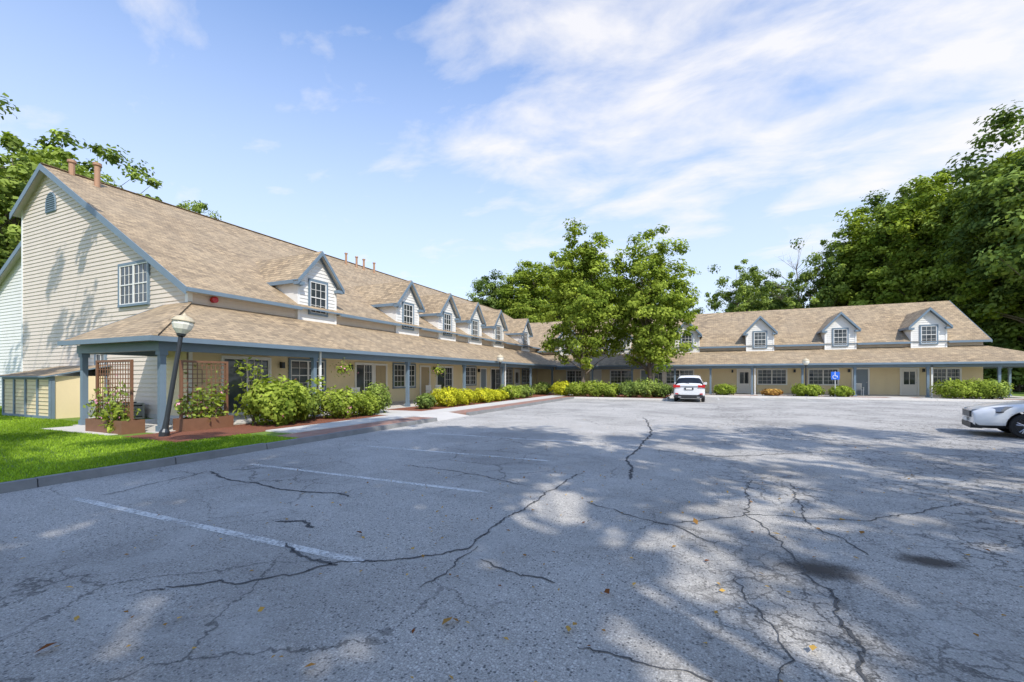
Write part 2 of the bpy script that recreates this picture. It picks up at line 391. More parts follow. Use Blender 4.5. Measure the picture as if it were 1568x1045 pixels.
R.slab([(e,GY-.28,ez),(e,YE+.3,ez),(RX,YE+.3,RZ),(RX,GY-.28,RZ)],.07,'roof','trim','soffit')
e2=XB-.35; ez2=RZ-(RX-e2)*ML
R.slab([(RX,GY-.28,RZ),(RX,YE+.3,RZ),(e2,YE+.3,ez2),(e2,GY-.28,ez2)],.07,'roof','trim','soffit')
for Y0 in (GY-.31,):
    T.beam((e,Y0,ez-.26),(RX,Y0,RZ-.26),(0,1,0),.03,.27,'trim'); T.beam((RX,Y0,RZ-.26),(e2,Y0,ez2-.26),(0,1,0),.03,.27,'trim')
    T.beam((WX,GY-.06,4.45),(RX,GY-.06,RZ-.4),(0,1,0),.03,.14,'trim')
dY=[14.55,21.1,25.4,29.3,33.4,39.5]
segs=[];y=GY-.28
for d in dY: segs.append((y,d-1.1)); y=d+1.1
segs.append((y,42.9))
for a,b_ in segs:
    T.box(e,e+.09,a,b_,ez-.15,ez-.03,'trim'); T.box(WX,e,a,b_,ez-.13,ez-.10,'soffit')
for d in dY: dormer(W,R,T,fF,d,3.9,4.80,ML,w=2.15,ze=5.95,za=7.2,wz0=4.45,wz1=5.85)
PX,PY,PZ,PT=-12.95,6.5,2.66,4.15
R.slab([(PX,PY,PZ),(PX,44,PZ),(WX-.02,44,PT),(WX-.02,GY-.02,PT)],.06,'roof','trim','soffit')
R.slab([(PX,PY,PZ),(WX-.02,GY-.02,PT),(-17.6,GY-.02,PT),(-17.6,PY,PZ)],.06,'roof','trim','soffit')
T.box(PX,PX+.1,PY-.1,39.6,PZ-.14,PZ-.01,'trim'); T.box(-17.6,PX,PY-.1,PY,PZ-.14,PZ-.01,'trim')
T.box(-13.43,-13.25,6.8,39.9,2.3,2.55,'trim'); T.box(-17.5,-13.43,6.8,6.98,2.3,2.55,'trim'); T.box(-17.5,-17.36,6.98,GY,2.3,2.55,'trim')
T.beam((-17.63,PY,PZ-.16),(-17.63,GY-.02,PT-.16),(1,0,0),.03,.17,'trim')
W.face([(-17.55,6.9,2.5),(-17.55,GY,2.5),(-17.55,GY,PT-.1),(-17.55,6.9,PZ)],'siding')
T.box(-16.2,-13.43,6.98,40,2.545,2.56,'soffit')
for i in range(90):
    y=GY-.28+i*.5
    if y<YE: R.box(RX-.11,RX+.11,y,y+.48,RZ+.0,RZ+.03,'roof')
R.beam((PX,PY,PZ),(WX,GY,PT),(.7,.7,0),.12,.03,'roof',.0)
def post(x,y,zt,mb=T):
    mb.box(x-.07,x+.07,y-.07,y+.07,.1,zt,'trim'); mb.box(x-.1,x+.1,y-.1,y+.1,.1,.28,'trim'); mb.box(x-.1,x+.1,y-.1,y+.1,zt-.12,zt,'trim')
for y in (6.92,11.9,17.5,23,28.5,34,39.6): post(-13.34,y,2.3)
post(-17.36,6.92,2.3)
for y in (12.05,28.65): T.box(-13.26,-13.19,y,y+.07,.15,2.55,'white')
P.box(-17.6,-13.2,6.75,GY-.05,0.02,.13,'concrete'); P.box(WX-.05,-13.2,GY-.05,43,0.02,.13,'concrete')
Z0=.15
slider(T,fF,10.35,12.2,Z0,2.3)
window(T,fF,13.2,15.0,1.0,2.3,2,2,4)
slider(T,fF,17.0,18.2,Z0,2.25); door(T,fF,18.4,19.25,Z0,2.2,'door')
window(T,fF,19.95,21.9,1.0,2.3,2,3,4)
slider(T,fF,24.3,26.2,Z0,2.25); window(T,fF,27.8,29.6,1.0,2.3,2,3,4)
door(T,fF,30.4,31.3,Z0,2.2,'doorg'); slider(T,fF,32.2,34.,Z0,2.25); window(T,fF,35,36.5,1,2.3,2,3,4); door(T,fF,37.2,38.1,Z0,2.2,'doorw',True); window(T,fF,39,41,1,2.3,2,3,4)
door(T,fF,22.5,23.4,Z0,2.2,'door')
window(T,fG,-20.35,-18.5,4.3,5.78,2,3,4,off=.03)
window(T,fG,-22.05,-21.4,1.7,2.5,1,2,2,off=.03)
c=Vector((-25.75,GY-.04,9.0)); rr=.42
arc=[c+Vector((rr*math.cos(t),0,rr*1.2*math.sin(t))) for t in np.linspace(0,math.pi,14)]
arc=[c+Vector((-rr,0,-.3)),c+Vector((rr,0,-.3))]+arc
T.face(arc,'doorg')
for i in range(9):
    z=-.27+i*.09; hw=rr if z<0 else rr*math.sqrt(max(0,1-(z/(rr*1.2))**2)); T.box(c.x-hw,c.x+hw,c.y-.03,c.y-.002,9+z,9+z+.035,'trim')
ring=arc+[arc[0]]
for a,b_ in zip(ring,ring[1:]): T.cyl(a,b_,.035,.035,6,'trim')
for (x,y) in ((-25.9,9.9),(-25.2,10.5)):
    T.cyl((x,y,RZ-.6),(x,y,RZ+.45),.11,.11,12,'copper'); T.cyl((x,y,RZ+.45),(x,y,RZ+.56),.16,.16,12,'copper')
for y in (25.5,26.6,27.4,28.6): T.cyl((-25.2,y,RZ-.6),(-25.2,y,RZ+.3),.08,.08,10,'copper'); T.cyl((-25.2,y,RZ+.3),(-25.2,y,RZ+.38),.12,.12,10,'copper')
T.cyl((-16.17,10.0,4.35),(-16.02,10.0,4.35),.11,.11,12,'red')
for y in (12.75,16.6,23.9,30): T.box(-16.15,-16.0,y-.07,y+.07,1.95,2.2,'metal')
W.face([(XB,9.9,0),(XB,9.9,8.7),(-37,9.9,4.2),(-37,9.9,0)],'sidingw')
siding(W,Fr((0,9.9,0),(1,0,0),(0,-1,0)),lambda z:-37 if z<4.2 else -37+(z-4.2)/.53,lambda z:XB,.25,8.6,'sidingw')
R.slab([(XB,9.6,8.78),(XB,50,8.78),(-37.4,50,4.06),(-37.4,9.6,4.06)],.07,'roof','trim','soffit')
T.beam((XB,9.57,8.53),(-37.4,9.57,3.81),(0,1,0),.03,.26,'trim')
W.build('walls',L);R.build('roof',L);T.build('trim_windows_doors',L);P.build('porch_floor',L)
# ================= RIGHT TOWNHOUSE ROW =================
Rt=empty('townhouse_building.001',(0,48,0))
W,R,T,P=MB(),MB(),MB(),MB()
WY=43.0; XR=18.5; XL=-22; RY,RRZ=48.6,8.0; zw=4.45; MR=(RRZ-zw-.05)/(RY-WY)
fR=Fr((0,WY,0),(1,0,0),(0,-1,0)); YB=54.2
for x in (XR,): W.face([(x,WY,0),(x,YB,0),(x,YB,zw),(x,RY,RRZ-.1),(x,WY,zw)],'siding')
W.face([(-16.2,WY,0),(XR,WY,0),(XR,WY,zw),(-16.2,WY,zw)],'siding'); W.face([(-16.2,YB,0),(XR,YB,0),(XR,YB,zw),(-16.2,YB,zw)],'siding')
siding(W,fR,lambda z:-16.1,lambda z:XR,.2,2.75,'sidingy'); siding(W,fR,lambda z:-16.1,lambda z:XR,2.75,4.4,'siding')
fE=Fr((XR,0,0),(0,1,0),(1,0,0)); siding(W,fE,lambda z:WY if z<zw else WY+(z-zw)/MR,lambda z:YB if z<zw else YB-(z-zw)/MR,.2,7.9,'siding')
ev=WY-.38; ezr=zw+.05-.38*MR
R.slab([(XL,ev,ezr),(XR+.3,ev,ezr),(XR+.3,RY,RRZ),(XL,RY,RRZ)],.07,'roof','trim','soffit')
R.slab([(XL,RY,RRZ),(XR+.3,RY,RRZ),(XR+.3,YB+.4,ezr),(XL,YB+.4,ezr)],.07,'roof','trim','soffit')
T.beam((XR+.3,ev,ezr-.22),(XR+.3,RY,RRZ-.22),(1,0,0),.03,.23,'trim')
dX=[-12.6,-7.6,at_Y(1052,WY),at_Y(1163,WY),at_Y(1285,WY),at_Y(1419,WY)]
x=-16;segs=[]
for d in dX: segs.append((x,d-1.1)); x=d+1.1
segs.append((x,XR+.3))
for a,b_ in segs: T.box(a,b_,ev-.1,ev,ezr-.16,ezr-.02,'trim')
for d in dX: dormer(W,R,T,fR,d,3.6,zw+.03,MR,w=2.1,ze=5.55,za=6.72,wz0=4.1,wz1=5.4,proj=.3)
QY,QZ,QT=39.75,2.62,3.9; QX=XR+3.2
R.slab([(-16.2,QY,QZ),(QX,QY,QZ),(XR+.02,WY-.02,QT),(-16.2,WY-.02,QT)],.06,'roof','trim','soffit')
R.slab([(QX,QY,QZ),(QX,50,QZ),(XR+.02,50,QT),(XR+.02,WY-.02,QT)],.06,'roof','trim','soffit')
T.box(-12.85,QX+.1,QY-.1,QY,QZ-.14,QZ-.01,'trim'); T.box(QX,QX+.1,QY,50,QZ-.14,QZ-.01,'trim')
T.box(-13.2,QX-.3,40.1,40.28,2.27,2.5,'trim'); T.box(QX-.48,QX-.3,40.28,50,2.27,2.5,'trim'); T.box(-13,QX-.48,40.28,43,2.5,2.515,'soffit')
for xx in (-9.6,-6,-2.4,.4,3.46,6.9,10.2,14.4,18.1,QX-.4): post(xx,40.19,2.27,T)
for xx in (3.62,14.56): T.box(xx,xx+.08,40.1,40.18,.15,2.4,'white')
post(QX-.4,46,2.27,T)
P.box(-13.2,QX-.2,40.0,43,0.02,.13,'concrete'); P.box(XR,QX-.2,43,50,0.02,.13,'concrete')
def wr(p0,p1,z0=.95,z1=2.2,u=2): window(T,fR,at_Y(p0,WY),at_Y(p1,WY),z0,z1,u,3,4,trim='white',tw=.07)
wr(868,895);wr(935,968);wr(1020,1062);wr(1160,1204);wr(1238,1283);wr(1428,1470)
for p,mt,g in ((905,'doorw',False),(982,'doorg',False),(1000,'doorw',True),(1130,'doorw',True),(1306,'doorg',False),(1380,'doorw',True)):
    a=at_Y(p,WY); door(T,fR,a,a+.95,Z0,2.18,mt,g)
for p in (1120,1215,1298,1412): a=at_Y(p,WY); T.fbox(fR,a,a+.14,.03,.16,1.95,2.2,'metal')
W.build('walls',Rt);R.build('roof',Rt);T.build('trim_windows_doors',Rt);P.build('porch_floor',Rt)
# ================= GROUND =================
g=MB(); g.face([(-700,-700,-.05),(700,-700,-.05),(700,700,-.05),(-700,700,-.05)],'field'); g.build('ground')
KX=-8.8
g=MB(); g.face([(KX-.1,-60,0),(24.2,-60,0),(24.2,37.6,0),(KX-.1,37.6,0)],'asphalt'); g.build('parking_lot')
g=MB()
g.box(-70,KX-.15,-60,13.3,-.04,.1,'lawn'); g.box(-70,-9.9,13.3,75,-.04,.1,'lawn'); g.box(-9.9,70,39.99,75,-.04,.098,'lawn'); g.box(24.35,70,-60,39.99,-.04,.1,'lawn'); g.build('lawn')
g=MB()
def kerb_y(x,y0,y1,w=.15,mat='kerbstone'):
    y=y0
    while y<y1-.05:
        t=min(y+1.8,y1); j=random.uniform(-.012,.012); h=.125+random.uniform(-.008,.01)
        a=[(x-w+j,y+.008,-.02),(x+j,y+.008,-.02),(x+j,t-.008,-.02),(x-w+j,t-.008,-.02)]
        b_=[(x-w+j,y+.008,h),(x-.025+j,y+.008,h),(x-.025+j,t-.008,h),(x-w+j,t-.008,h)]
        g.hexa(a,b_,mat); y=t
kerb_y(KX,-60,13.3); kerb_y(KX,15.6,31.2); kerb_y(24.35,-60,37.5)
def kerb_x(y,x0,x1):
    x=x0
    while x<x1-.05:
        t=min(x+1.8,x1); g.hexa([(x+.008,y,-.02),(t-.008,y,-.02),(t-.008,y+.15,-.02),(x+.008,y+.15,-.02)],[(x+.008,y+.025,.12),(t-.008,y+.025,.12),(t-.008,y+.15,.12),(x+.008,y+.15,.12)],'concrete'); x=t
kerb_x(37.45,-2.3,24.3); kerb_x(31.1,KX,-2.5)
kerb_y(-2.35,31.2,37.5,mat='concrete')
g.build('kerb')
g=MB(); g.box(-11.0,-9.85,8.2,37.6,.0,.135,'concrete'); g.box(-13.2,-9.86,13.4,15.4,.0,.132,'concrete')
g.hexa([(-9.85,13.3,-.03),(KX+.02,13.3,-.03),(KX+.02,15.6,-.03),(-9.85,15.6,-.03)],[(-9.85,13.3,.13),(KX+.02,13.3,.01),(KX+.02,15.6,.01),(-9.85,15.6,.13)],'concrete')
g.box(-13.2,24.2,37.6,38.7,-.02,.12,'concrete')
for xx in (4.4,12.6,at_Y(1385,WY)+.3): g.box(xx-.6,xx+.6,38.7,40,-.02,.118,'concrete')
g.box(-17.4,-13.9,6.0,6.75,-.02,.112,'concrete')
g.build('sidewalk')
g=MB(); g.box(-13.2,-11.0,6.0,37.6,.0,.115,'mulch'); g.box(-9.85,-2.5,31.25,37.6,-.02,.115,'mulch'); g.box(-13.2,22,38.7,40,-.02,.108,'mulch'); g.build('mulch_bed')
g=MB(); g.box(-9.84,-8.97,7.6,13.3,0,.118,'brick'); g.box(-9.84,-8.97,15.6,31.1,0,.118,'brick'); g.build('brick_paving')
g=MB()
for y in (2.92,5.36,7.85,10.35): g.face([(-7.6,y-.05,.004),(-2.7,y-.05,.004),(-2.7,y+.05,.004),(-7.6,y+.05,.004)],'paint')
for xx in np.arange(-1.9,24,2.75): g.face([(xx-.05,32.6,.004),(xx+.05,32.6,.004),(xx+.05,37.3,.004),(xx-.05,37.3,.004)],'paint')
g.build('parking_stall_markings')
g=MB()
cr=[([(320,722),(335,732),(390,740),(425,750),(500,756),(530,762)],.024),
([(255,898),(370,893),(460,878),(520,862),(640,855),(720,840),(745,812),(800,778),(870,735),(890,725)],.014),
([(420,800),(470,798),(490,808)],.028),([(735,855),(770,875),(850,895)],.011),([(900,768),(960,790),(1040,805),(1100,830)],.010),
([(1265,900),(1280,935),(1330,985),(1350,1060)],.013),([(890,995),(960,1005),(1060,1035),(1100,1060)],.008),([(440,832),(480,852),(520,862)],.02),
([(985,640),(1000,665),(960,700),(970,735)],.03),([(640,900),(700,870),(735,835)],.008),([(620,712),(700,722),(800,742)],.012),([(1150,735),(1140,790),(1190,830),(1260,905)],.010),
([(1210,740),(1240,800),(1330,850)],.01),([(1120,880),(1180,960),(1190,1050)],.006),([(200,915),(255,898)],.009),([(1030,800),(1150,790),(1330,800),(1480,770)],.010),([(1000,690),(1100,700),(1300,690),(1500,700)],.018),([(150,760),(320,722)],.01)]
for pts,w in cr:
    wp=[Vector((*gnd(*p),0)) for p in pts]; fine_=[]
    for a,b_ in zip(wp,wp[1:]):
        n=max(2,int((b_-a).length/.03))
        for i in range(n): fine_.append(a.lerp(b_,i/n))
    fine_.append(wp[-1]); off=Vector((0,0,0)); out=[]
    for p in fine_:
        off=off*.9+Vector((random.gauss(0,.013),random.gauss(0,.013),0)); out.append(p+off)
    for i in range(len(out)-1):
        a,b_=out[i],out[i+1]; d=(b_-a)
        if d.length<1e-5: continue
        nrm=Vector((-d.y,d.x,0)).normalized(); w0=w*.66*(.35+abs(math.sin(i*.23))*.8+random.random()*.4)
        g.face([a-nrm*w0+Vector((0,0,.005)),b_-nrm*w0+Vector((0,0,.005)),b_+nrm*w0+Vector((0,0,.005)),a+nrm*w0+Vector((0,0,.005))],'crackseal')
g.build('pavement_cracks')
g=MB(); cx,cy=gnd(1255,872)
g.face([(cx-.36,cy-.27,.0035),(cx+.36,cy-.27,.0035),(cx+.36,cy+.27,.0035),(cx-.36,cy+.27,.0035)],'oil'); g.build('oil_stain')
g=MB(); cx,cy=gnd(1420,860)
g.face([(cx-.3,cy-.2,.0035),(cx+.3,cy-.2,.0035),(cx+.3,cy+.2,.0035),(cx-.3,cy+.2,.0035)],'oil'); g.build('oil_stain.001')
# ================= QUAD CLOUD MESHES =================
def quads_obj(name,V,mi,tint,mats,link=True):
    n=len(V)//4; me=bpy.data.meshes.new(name)
    me.vertices.add(n*4); me.vertices.foreach_set('co',np.asarray(V,dtype=np.float32).ravel())
    me.loops.add(n*4); me.loops.foreach_set('vertex_index',np.arange(n*4,dtype=np.int32))
    me.polygons.add(n); me.polygons.foreach_set('loop_start',np.arange(0,n*4,4,dtype=np.int32))
    for k in mats: me.materials.append(M[k])
    me.update(calc_edges=True)
    me.polygons.foreach_set('material_index',np.asarray(mi,dtype=np.int32))
    at=me.attributes.new('tint','FLOAT','FACE'); at.data.foreach_set('value',np.asarray(tint,dtype=np.float32))
    me.update()
    if not link: return me
    ob=bpy.data.objects.new(name,me); scene.collection.objects.link(ob); return ob
def leaves(pos,nrm,size,asp=.62):
    n=len(pos); nrm=nrm/np.linalg.norm(nrm,axis=1,keepdims=True)
    r=rng.normal(size=(n,3)); u=np.cross(nrm,r); u/=np.linalg.norm(u,axis=1,keepdims=True)+1e-9; v=np.cross(nrm,u)
    s=(size*rng.uniform(.6,1.25,n))[:,None]
    bend=nrm*s*.18
    return np.stack([pos-u*s,pos-v*s*asp+bend,pos+u*s,pos+v*s*asp+bend],1).reshape(-1,3)
def tree_mesh(name,H,R_,z0,ncl,lpc,leaf,tr,mats,seed,rc=.2,flat=.6,bare=False,lean=0,top=1.0):
    r=np.random.default_rng(seed); rnd=random.Random(seed)
    zc=z0+(H-z0)*.45; mb=MB()
    ph=r.uniform(0,6.28,4)
    C=[]
    while len(C)<ncl:
        d=r.normal(size=3); d/=np.linalg.norm(d); rad=r.uniform(0,1)**.38
        az=math.atan2(d[1],d[0]); el=d[2]
        lob=1+.16*math.sin(3*az+ph[0]+2*el)+.12*math.sin(5*az+ph[1]-3*el)+.10*math.sin(7*el+ph[2]+2*az)
        rz=(H-zc) if d[2]>0 else (zc-z0)
        z=zc+d[2]*rad*rz*.93*(1+.5*(lob-1))
        shrink=1.0 if d[2]<0 else top
        p=np.array([d[0]*R_*rad*lob*shrink*.9,d[1]*R_*rad*lob*shrink*.9,z]); C.append(p)
    C=np.array(C)
    N=8; pts=[]
    for i in range(N+1):
        t=i/N; pts.append(Vector((lean*t*t+.02*H*math.sin(t*5+seed)*t,.02*H*math.cos(t*4+seed)*t,H*.82*t)))
    for i in range(N):
        t0,t1=i/N,(i+1)/N
        k0=1.35 if i==0 else 1; mb.cyl(pts[i],pts[i+1],tr*k0*(1-t0*.88),tr*(1-t1*.88),9,'bark',False)
    def tp(z):
        t=min(max(z/(H*.82),0),1)*N; i=min(int(t),N-1); return pts[i].lerp(pts[i+1],t-i)
    idx=r.permutation(ncl)[:min(ncl,80 if not bare else ncl)]
    for k in idx:
        c=Vector(C[k]); hd=math.hypot(c.x,c.y); zs=max(z0*.8,min(H*.78,c.z-hd*.7)); s_=tp(zs); m_=s_.lerp(c,.5)+Vector((0,0,-.03*H*rnd.random()+.02*H))
        r0=tr*(.30-.2*zs/H)*rnd.uniform(.7,1.2)
        mb.cyl(s_,m_,r0,r0*.6,5,'bark',False); mb.cyl(m_,c,r0*.6,r0*.15,5,'bark',False)
        if bare:
            for q in range(4):
                e_=c+Vector((rnd.uniform(-1,1),rnd.uniform(-1,1),rnd.uniform(-.2,1)))*H*.05; mb.cyl(m_.lerp(c,rnd.uniform(.2,1)),e_,r0*.3,r0*.08,4,'bark',False)
    TV=np.array([tuple(v) for v in mb.v])
    V=[TV]; mi=[np.zeros(len(TV)//4)]; ti=[np.zeros(len(TV)//4)]
    if lpc:
        n=ncl*lpc; ci=np.repeat(np.arange(ncl),lpc)
        crad=(R_*rc*r.uniform(.6,1.4,ncl))[ci]
        d=r.normal(size=(n,3)); d/=np.linalg.norm(d,axis=1,keepdims=True); rad=r.uniform(0,1.1,n)**.5
        off=d*rad[:,None]*crad[:,None]; off[:,2]*=flat
        pos=C[ci]+off
        out=C[ci]-np.array([0,0,zc]); out/=np.linalg.norm(out,axis=1,keepdims=True)+1e-6
        nr=d*.7+out*.4+np.array([0,0,.5])+r.normal(size=(n,3))*.45
        V.append(leaves(pos,nr,leaf)); mi.append(np.ones(n))
        ct=r.uniform(.05,.8,ncl)[ci]
        t=np.clip(ct+r.normal(0,.15,n)+.12*d[:,2],0,1); ti.append(t)
    me=quads_obj(name,np.concatenate(V),np.concatenate(mi),np.concatenate(ti),mats,False)
    return me
def put(name,me,x,y,sc=1,rot=None,parent=None,z=0,sxy=1):
    o=bpy.data.objects.new(name,me); scene.collection.objects.link(o); o.location=(x,y,z); o.scale=(sc*sxy,sc*sxy,sc)
    o.rotation_euler[2]=rot if rot is not None else random.uniform(0,6.28)
    if parent: o.parent=parent
    return o
tm1=tree_mesh('maple_tree',13.4,3.6,1.9,300,85,.125,.17,['bark','leafy'],11,rc=.155,flat=.6,top=.88)
tm2=tree_mesh('maple_tree',13.4,3.9,1.8,310,85,.125,.17,['bark','leafy'],23,rc=.155,flat=.6,top=.88)
x,y=at_D(893,35); put('maple_tree',tm1,x,y,1.05,.4)
x,y=at_D(995,35); put('maple_tree',tm2,x,y,1.05,1.4)
tA=tree_mesh('oak_tree',20,6.5,3.5,380,130,.175,.35,['bark','leafd'],31,rc=.15)
tB=tree_mesh('oak_tree',20,5.4,2.5,360,130,.17,.3,['bark','leaf'],47,rc=.16,top=.9)
tE=tB.copy(); tE.name='oak_tree_light'; tE.materials[1]=M['leafy']
tC=tree_mesh('oak_tree',20,7.0,4.5,150,75,.21,.3,['bark','leaf'],53,rc=.13)
tD=tree_mesh('dead_tree',20,4.0,8,40,0,.2,.25,['bark'],61,bare=True)
tU=tree_mesh('understory',8,4.5,.2,130,90,.22,.12,['bark','leafd'],71,rc=.22)
def wood(px,D,ty,kind,name='oak_tree',sxy=1,parent=None):
    x,y=at_D(px,D); H=EYE+(577-ty)/F*D; return put(name,kind,x,y,H/20,None,parent,0,sxy)
woods=empty('background_woods')
for a in [(15,34,185,tC,1.1),(-45,32,150,tC,1),(150,48,192,tC,.85),(110,60,245,tB,.8),(60,54,222,tB,.9),(295,60,296,tB,.6),(-5,52,300,tA,1),(-30,42,330,tB,1),
 (765,68,412,tA,1),(812,66,392,tE,1.2),(870,72,392,tA,1.1),(960,78,420,tA,1),(1040,76,440,tB,1),
 (1130,70,392,tC,.8),(1165,78,415,tA,.9),(1200,74,435,tB,1),(1262,60,350,tC,.7),(1300,72,390,tB,1),
 (1340,58,312,tE,1.1),(1375,66,300,tA,1),(1410,56,262,tB,.95),(1440,52,258,tE,1.0),(1545,46,230,tB,1),(1590,42,200,tE,1.0),(1650,38,150,tA,1.1),
 (1580,55,240,tA,1.1),(1440,68,280,tB,1.2),(1510,62,262,tA,1.1)]:
    px,D,ty,k,s=a; wood(px,D,ty,k,'oak_tree',s,woods)
wood(1222,66,362,tD,'dead_tree',1,woods)
for px in list(range(1440,1740,30)):
    D=random.uniform(42,54); x,y=at_D(px,D)
    if x<24 : x,y=at_D(px,60)
    put('understory',tU,x,y,random.uniform(.8,1.3),None,woods)
for px in range(700,1440,52):
    x,y=at_D(px,random.uniform(72,84)); put('understory',tU,x,y,random.uniform(1,1.5),None,woods)
for px,D,ty in ((-130,42,230),(-230,46,200),(-60,60,280),(1850,45,200),(1980,48,180),(2150,44,200)): wood(px,D,ty,tB if px%20 else tA,'oak_tree',1.1,woods)
for px in range(-330,60,45):
    x,y=at_D(px,random.uniform(44,56)); put('understory',tU,x,y,random.uniform(1,1.4),None,woods)
tS=tree_mesh('shade_tree',20,5.6,10,36,70,.22,.33,['bark','leaf'],83,rc=.16)
tS2=tree_mesh('shade_tree',20,5.4,9.5,34,70,.22,.33,['bark','leaf'],97,rc=.16)
tSd=tree_mesh('shade_tree',20,5.6,9.5,150,80,.22,.33,['bark','leaf'],101,rc=.16)
isl=MB()
shade=[(5.0,-1.5,tSd,1.0),(4.5,-8.,tSd,1.0),(10,-5.0,tS2,1.0),(14,1.5,tS,1.0),(15,-4,tS2,1.),(18.5,3,tS2,1.0),(26.5,11,tS,1.0),(20,-2,tS,1.05),(27,2,tS2,1.1),(-1,-6,tS,.95)]
for i,(x,y,k,s) in enumerate(shade):
    put('shade_tree',k,x,y,s,i*1.3)
    if KX<x<24 :
        isl.cyl((x,y,-.02),(x,y,.12),1.3,1.25,20,'kerbstone'); isl.cyl((x,y,.1),(x,y,.125),1.1,1.1,20,'mulch')
isl.build('tree_island')
put('shade_tree',tS2,-17.5,.2,.95)
# ---------------- shrubs ----------------
def shrub(name,x,y,rx,h,mat,leaf=.075,n=2200,flowers=0,ry=None):
    ry=ry or rx; d=rng.normal(size=(n,3)); d/=np.linalg.norm(d,axis=1,keepdims=True)
    ph=rng.uniform(0,6.28,3); az=np.arctan2(d[:,1],d[:,0])
    lob=1+.13*np.sin(4*az+ph[0]+3*d[:,2])+.1*np.sin(9*az+ph[1]+5*d[:,2])
    rad=rng.uniform(0.35,1,n)**.5*lob
    pos=np.stack([x+d[:,0]*rx*rad,y+d[:,1]*ry*rad,.1+h*.5+d[:,2]*h*.5*rad],1); pos[:,2]=np.maximum(pos[:,2],.12)
    nr=d+np.array([0,0,.4])+rng.normal(size=(n,3))*.5
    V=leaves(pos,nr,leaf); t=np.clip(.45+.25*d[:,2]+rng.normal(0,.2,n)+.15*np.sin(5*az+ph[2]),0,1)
    mats=[mat,'bark','flower']; mi=np.zeros(n)
    if flowers: mi[rng.choice(n,flowers,False)]=2
    mb=MB()
    for i in range(7):
        a=random.uniform(0,6.28); mb.cyl((x,y,.08),(x+rx*.5*math.cos(a),y+ry*.5*math.sin(a),h*.7),.018,.008,5,'bark',False)
    TV=np.array([tuple(v) for v in mb.v])
    return quads_obj(name,np.concatenate([V,TV]),np.concatenate([mi,np.ones(len(TV)//4)]),np.concatenate([t,np.zeros(len(TV)//4)]),mats)
S_='shrub'
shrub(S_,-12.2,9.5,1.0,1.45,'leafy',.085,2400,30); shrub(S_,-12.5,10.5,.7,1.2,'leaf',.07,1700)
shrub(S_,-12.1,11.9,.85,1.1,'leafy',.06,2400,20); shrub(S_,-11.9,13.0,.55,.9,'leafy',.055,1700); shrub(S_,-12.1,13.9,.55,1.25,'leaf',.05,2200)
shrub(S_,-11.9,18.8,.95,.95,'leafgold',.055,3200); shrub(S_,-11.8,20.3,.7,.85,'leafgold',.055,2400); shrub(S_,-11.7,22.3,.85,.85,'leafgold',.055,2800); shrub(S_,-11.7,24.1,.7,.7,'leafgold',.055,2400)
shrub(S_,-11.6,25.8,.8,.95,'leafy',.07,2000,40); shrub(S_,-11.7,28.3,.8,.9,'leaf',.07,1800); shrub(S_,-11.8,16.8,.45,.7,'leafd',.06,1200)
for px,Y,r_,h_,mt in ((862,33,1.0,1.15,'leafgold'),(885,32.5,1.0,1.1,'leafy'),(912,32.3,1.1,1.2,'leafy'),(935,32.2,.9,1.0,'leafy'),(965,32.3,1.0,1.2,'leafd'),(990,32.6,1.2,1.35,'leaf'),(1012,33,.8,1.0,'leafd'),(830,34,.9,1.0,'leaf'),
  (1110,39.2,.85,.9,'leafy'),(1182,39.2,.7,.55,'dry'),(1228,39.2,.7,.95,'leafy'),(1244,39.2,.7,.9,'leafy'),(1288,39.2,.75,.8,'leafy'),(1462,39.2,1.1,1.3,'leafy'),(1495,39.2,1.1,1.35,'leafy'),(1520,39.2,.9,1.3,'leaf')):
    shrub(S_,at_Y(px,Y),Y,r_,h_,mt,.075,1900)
def stalks(x,y,h,n,name='tall_perennial'):
    mb=MB(); P_=[]
    for i in range(n):
        a=random.uniform(0,6.28); ex=x+random.uniform(-.35,.35); ey=y+random.uniform(-.35,.35); hh=h*random.uniform(.7,1)
        mb.cyl((x+random.uniform(-.1,.1),y,.1),(ex,ey,hh),.012,.006,5,'bark',False)
        for k in range(26):
            t=random.uniform(.25,1.03); P_.append((x+(ex-x)*t+random.gauss(0,.09),y+(ey-y)*t+random.gauss(0,.09),hh*t+random.gauss(0,.04)))
    P_=np.array(P_); V=leaves(P_,rng.normal(size=P_.shape)*.6+np.array([0,0,.8]),.085); TV=np.array([tuple(v) for v in mb.v])
    return quads_obj(name,np.concatenate([V,TV]),np.concatenate([np.zeros(len(P_)),np.ones(len(TV)//4)]),np.concatenate([rng.uniform(.2,.9,len(P_)),np.zeros(len(TV)//4)]),['leafy','bark'])
stalks(-12.9,9.2,2.2,9); stalks(-12.6,11.2,1.7,8); stalks(-14.2,6.3,.9,8); stalks(-13.0,7.9,1.3,8)
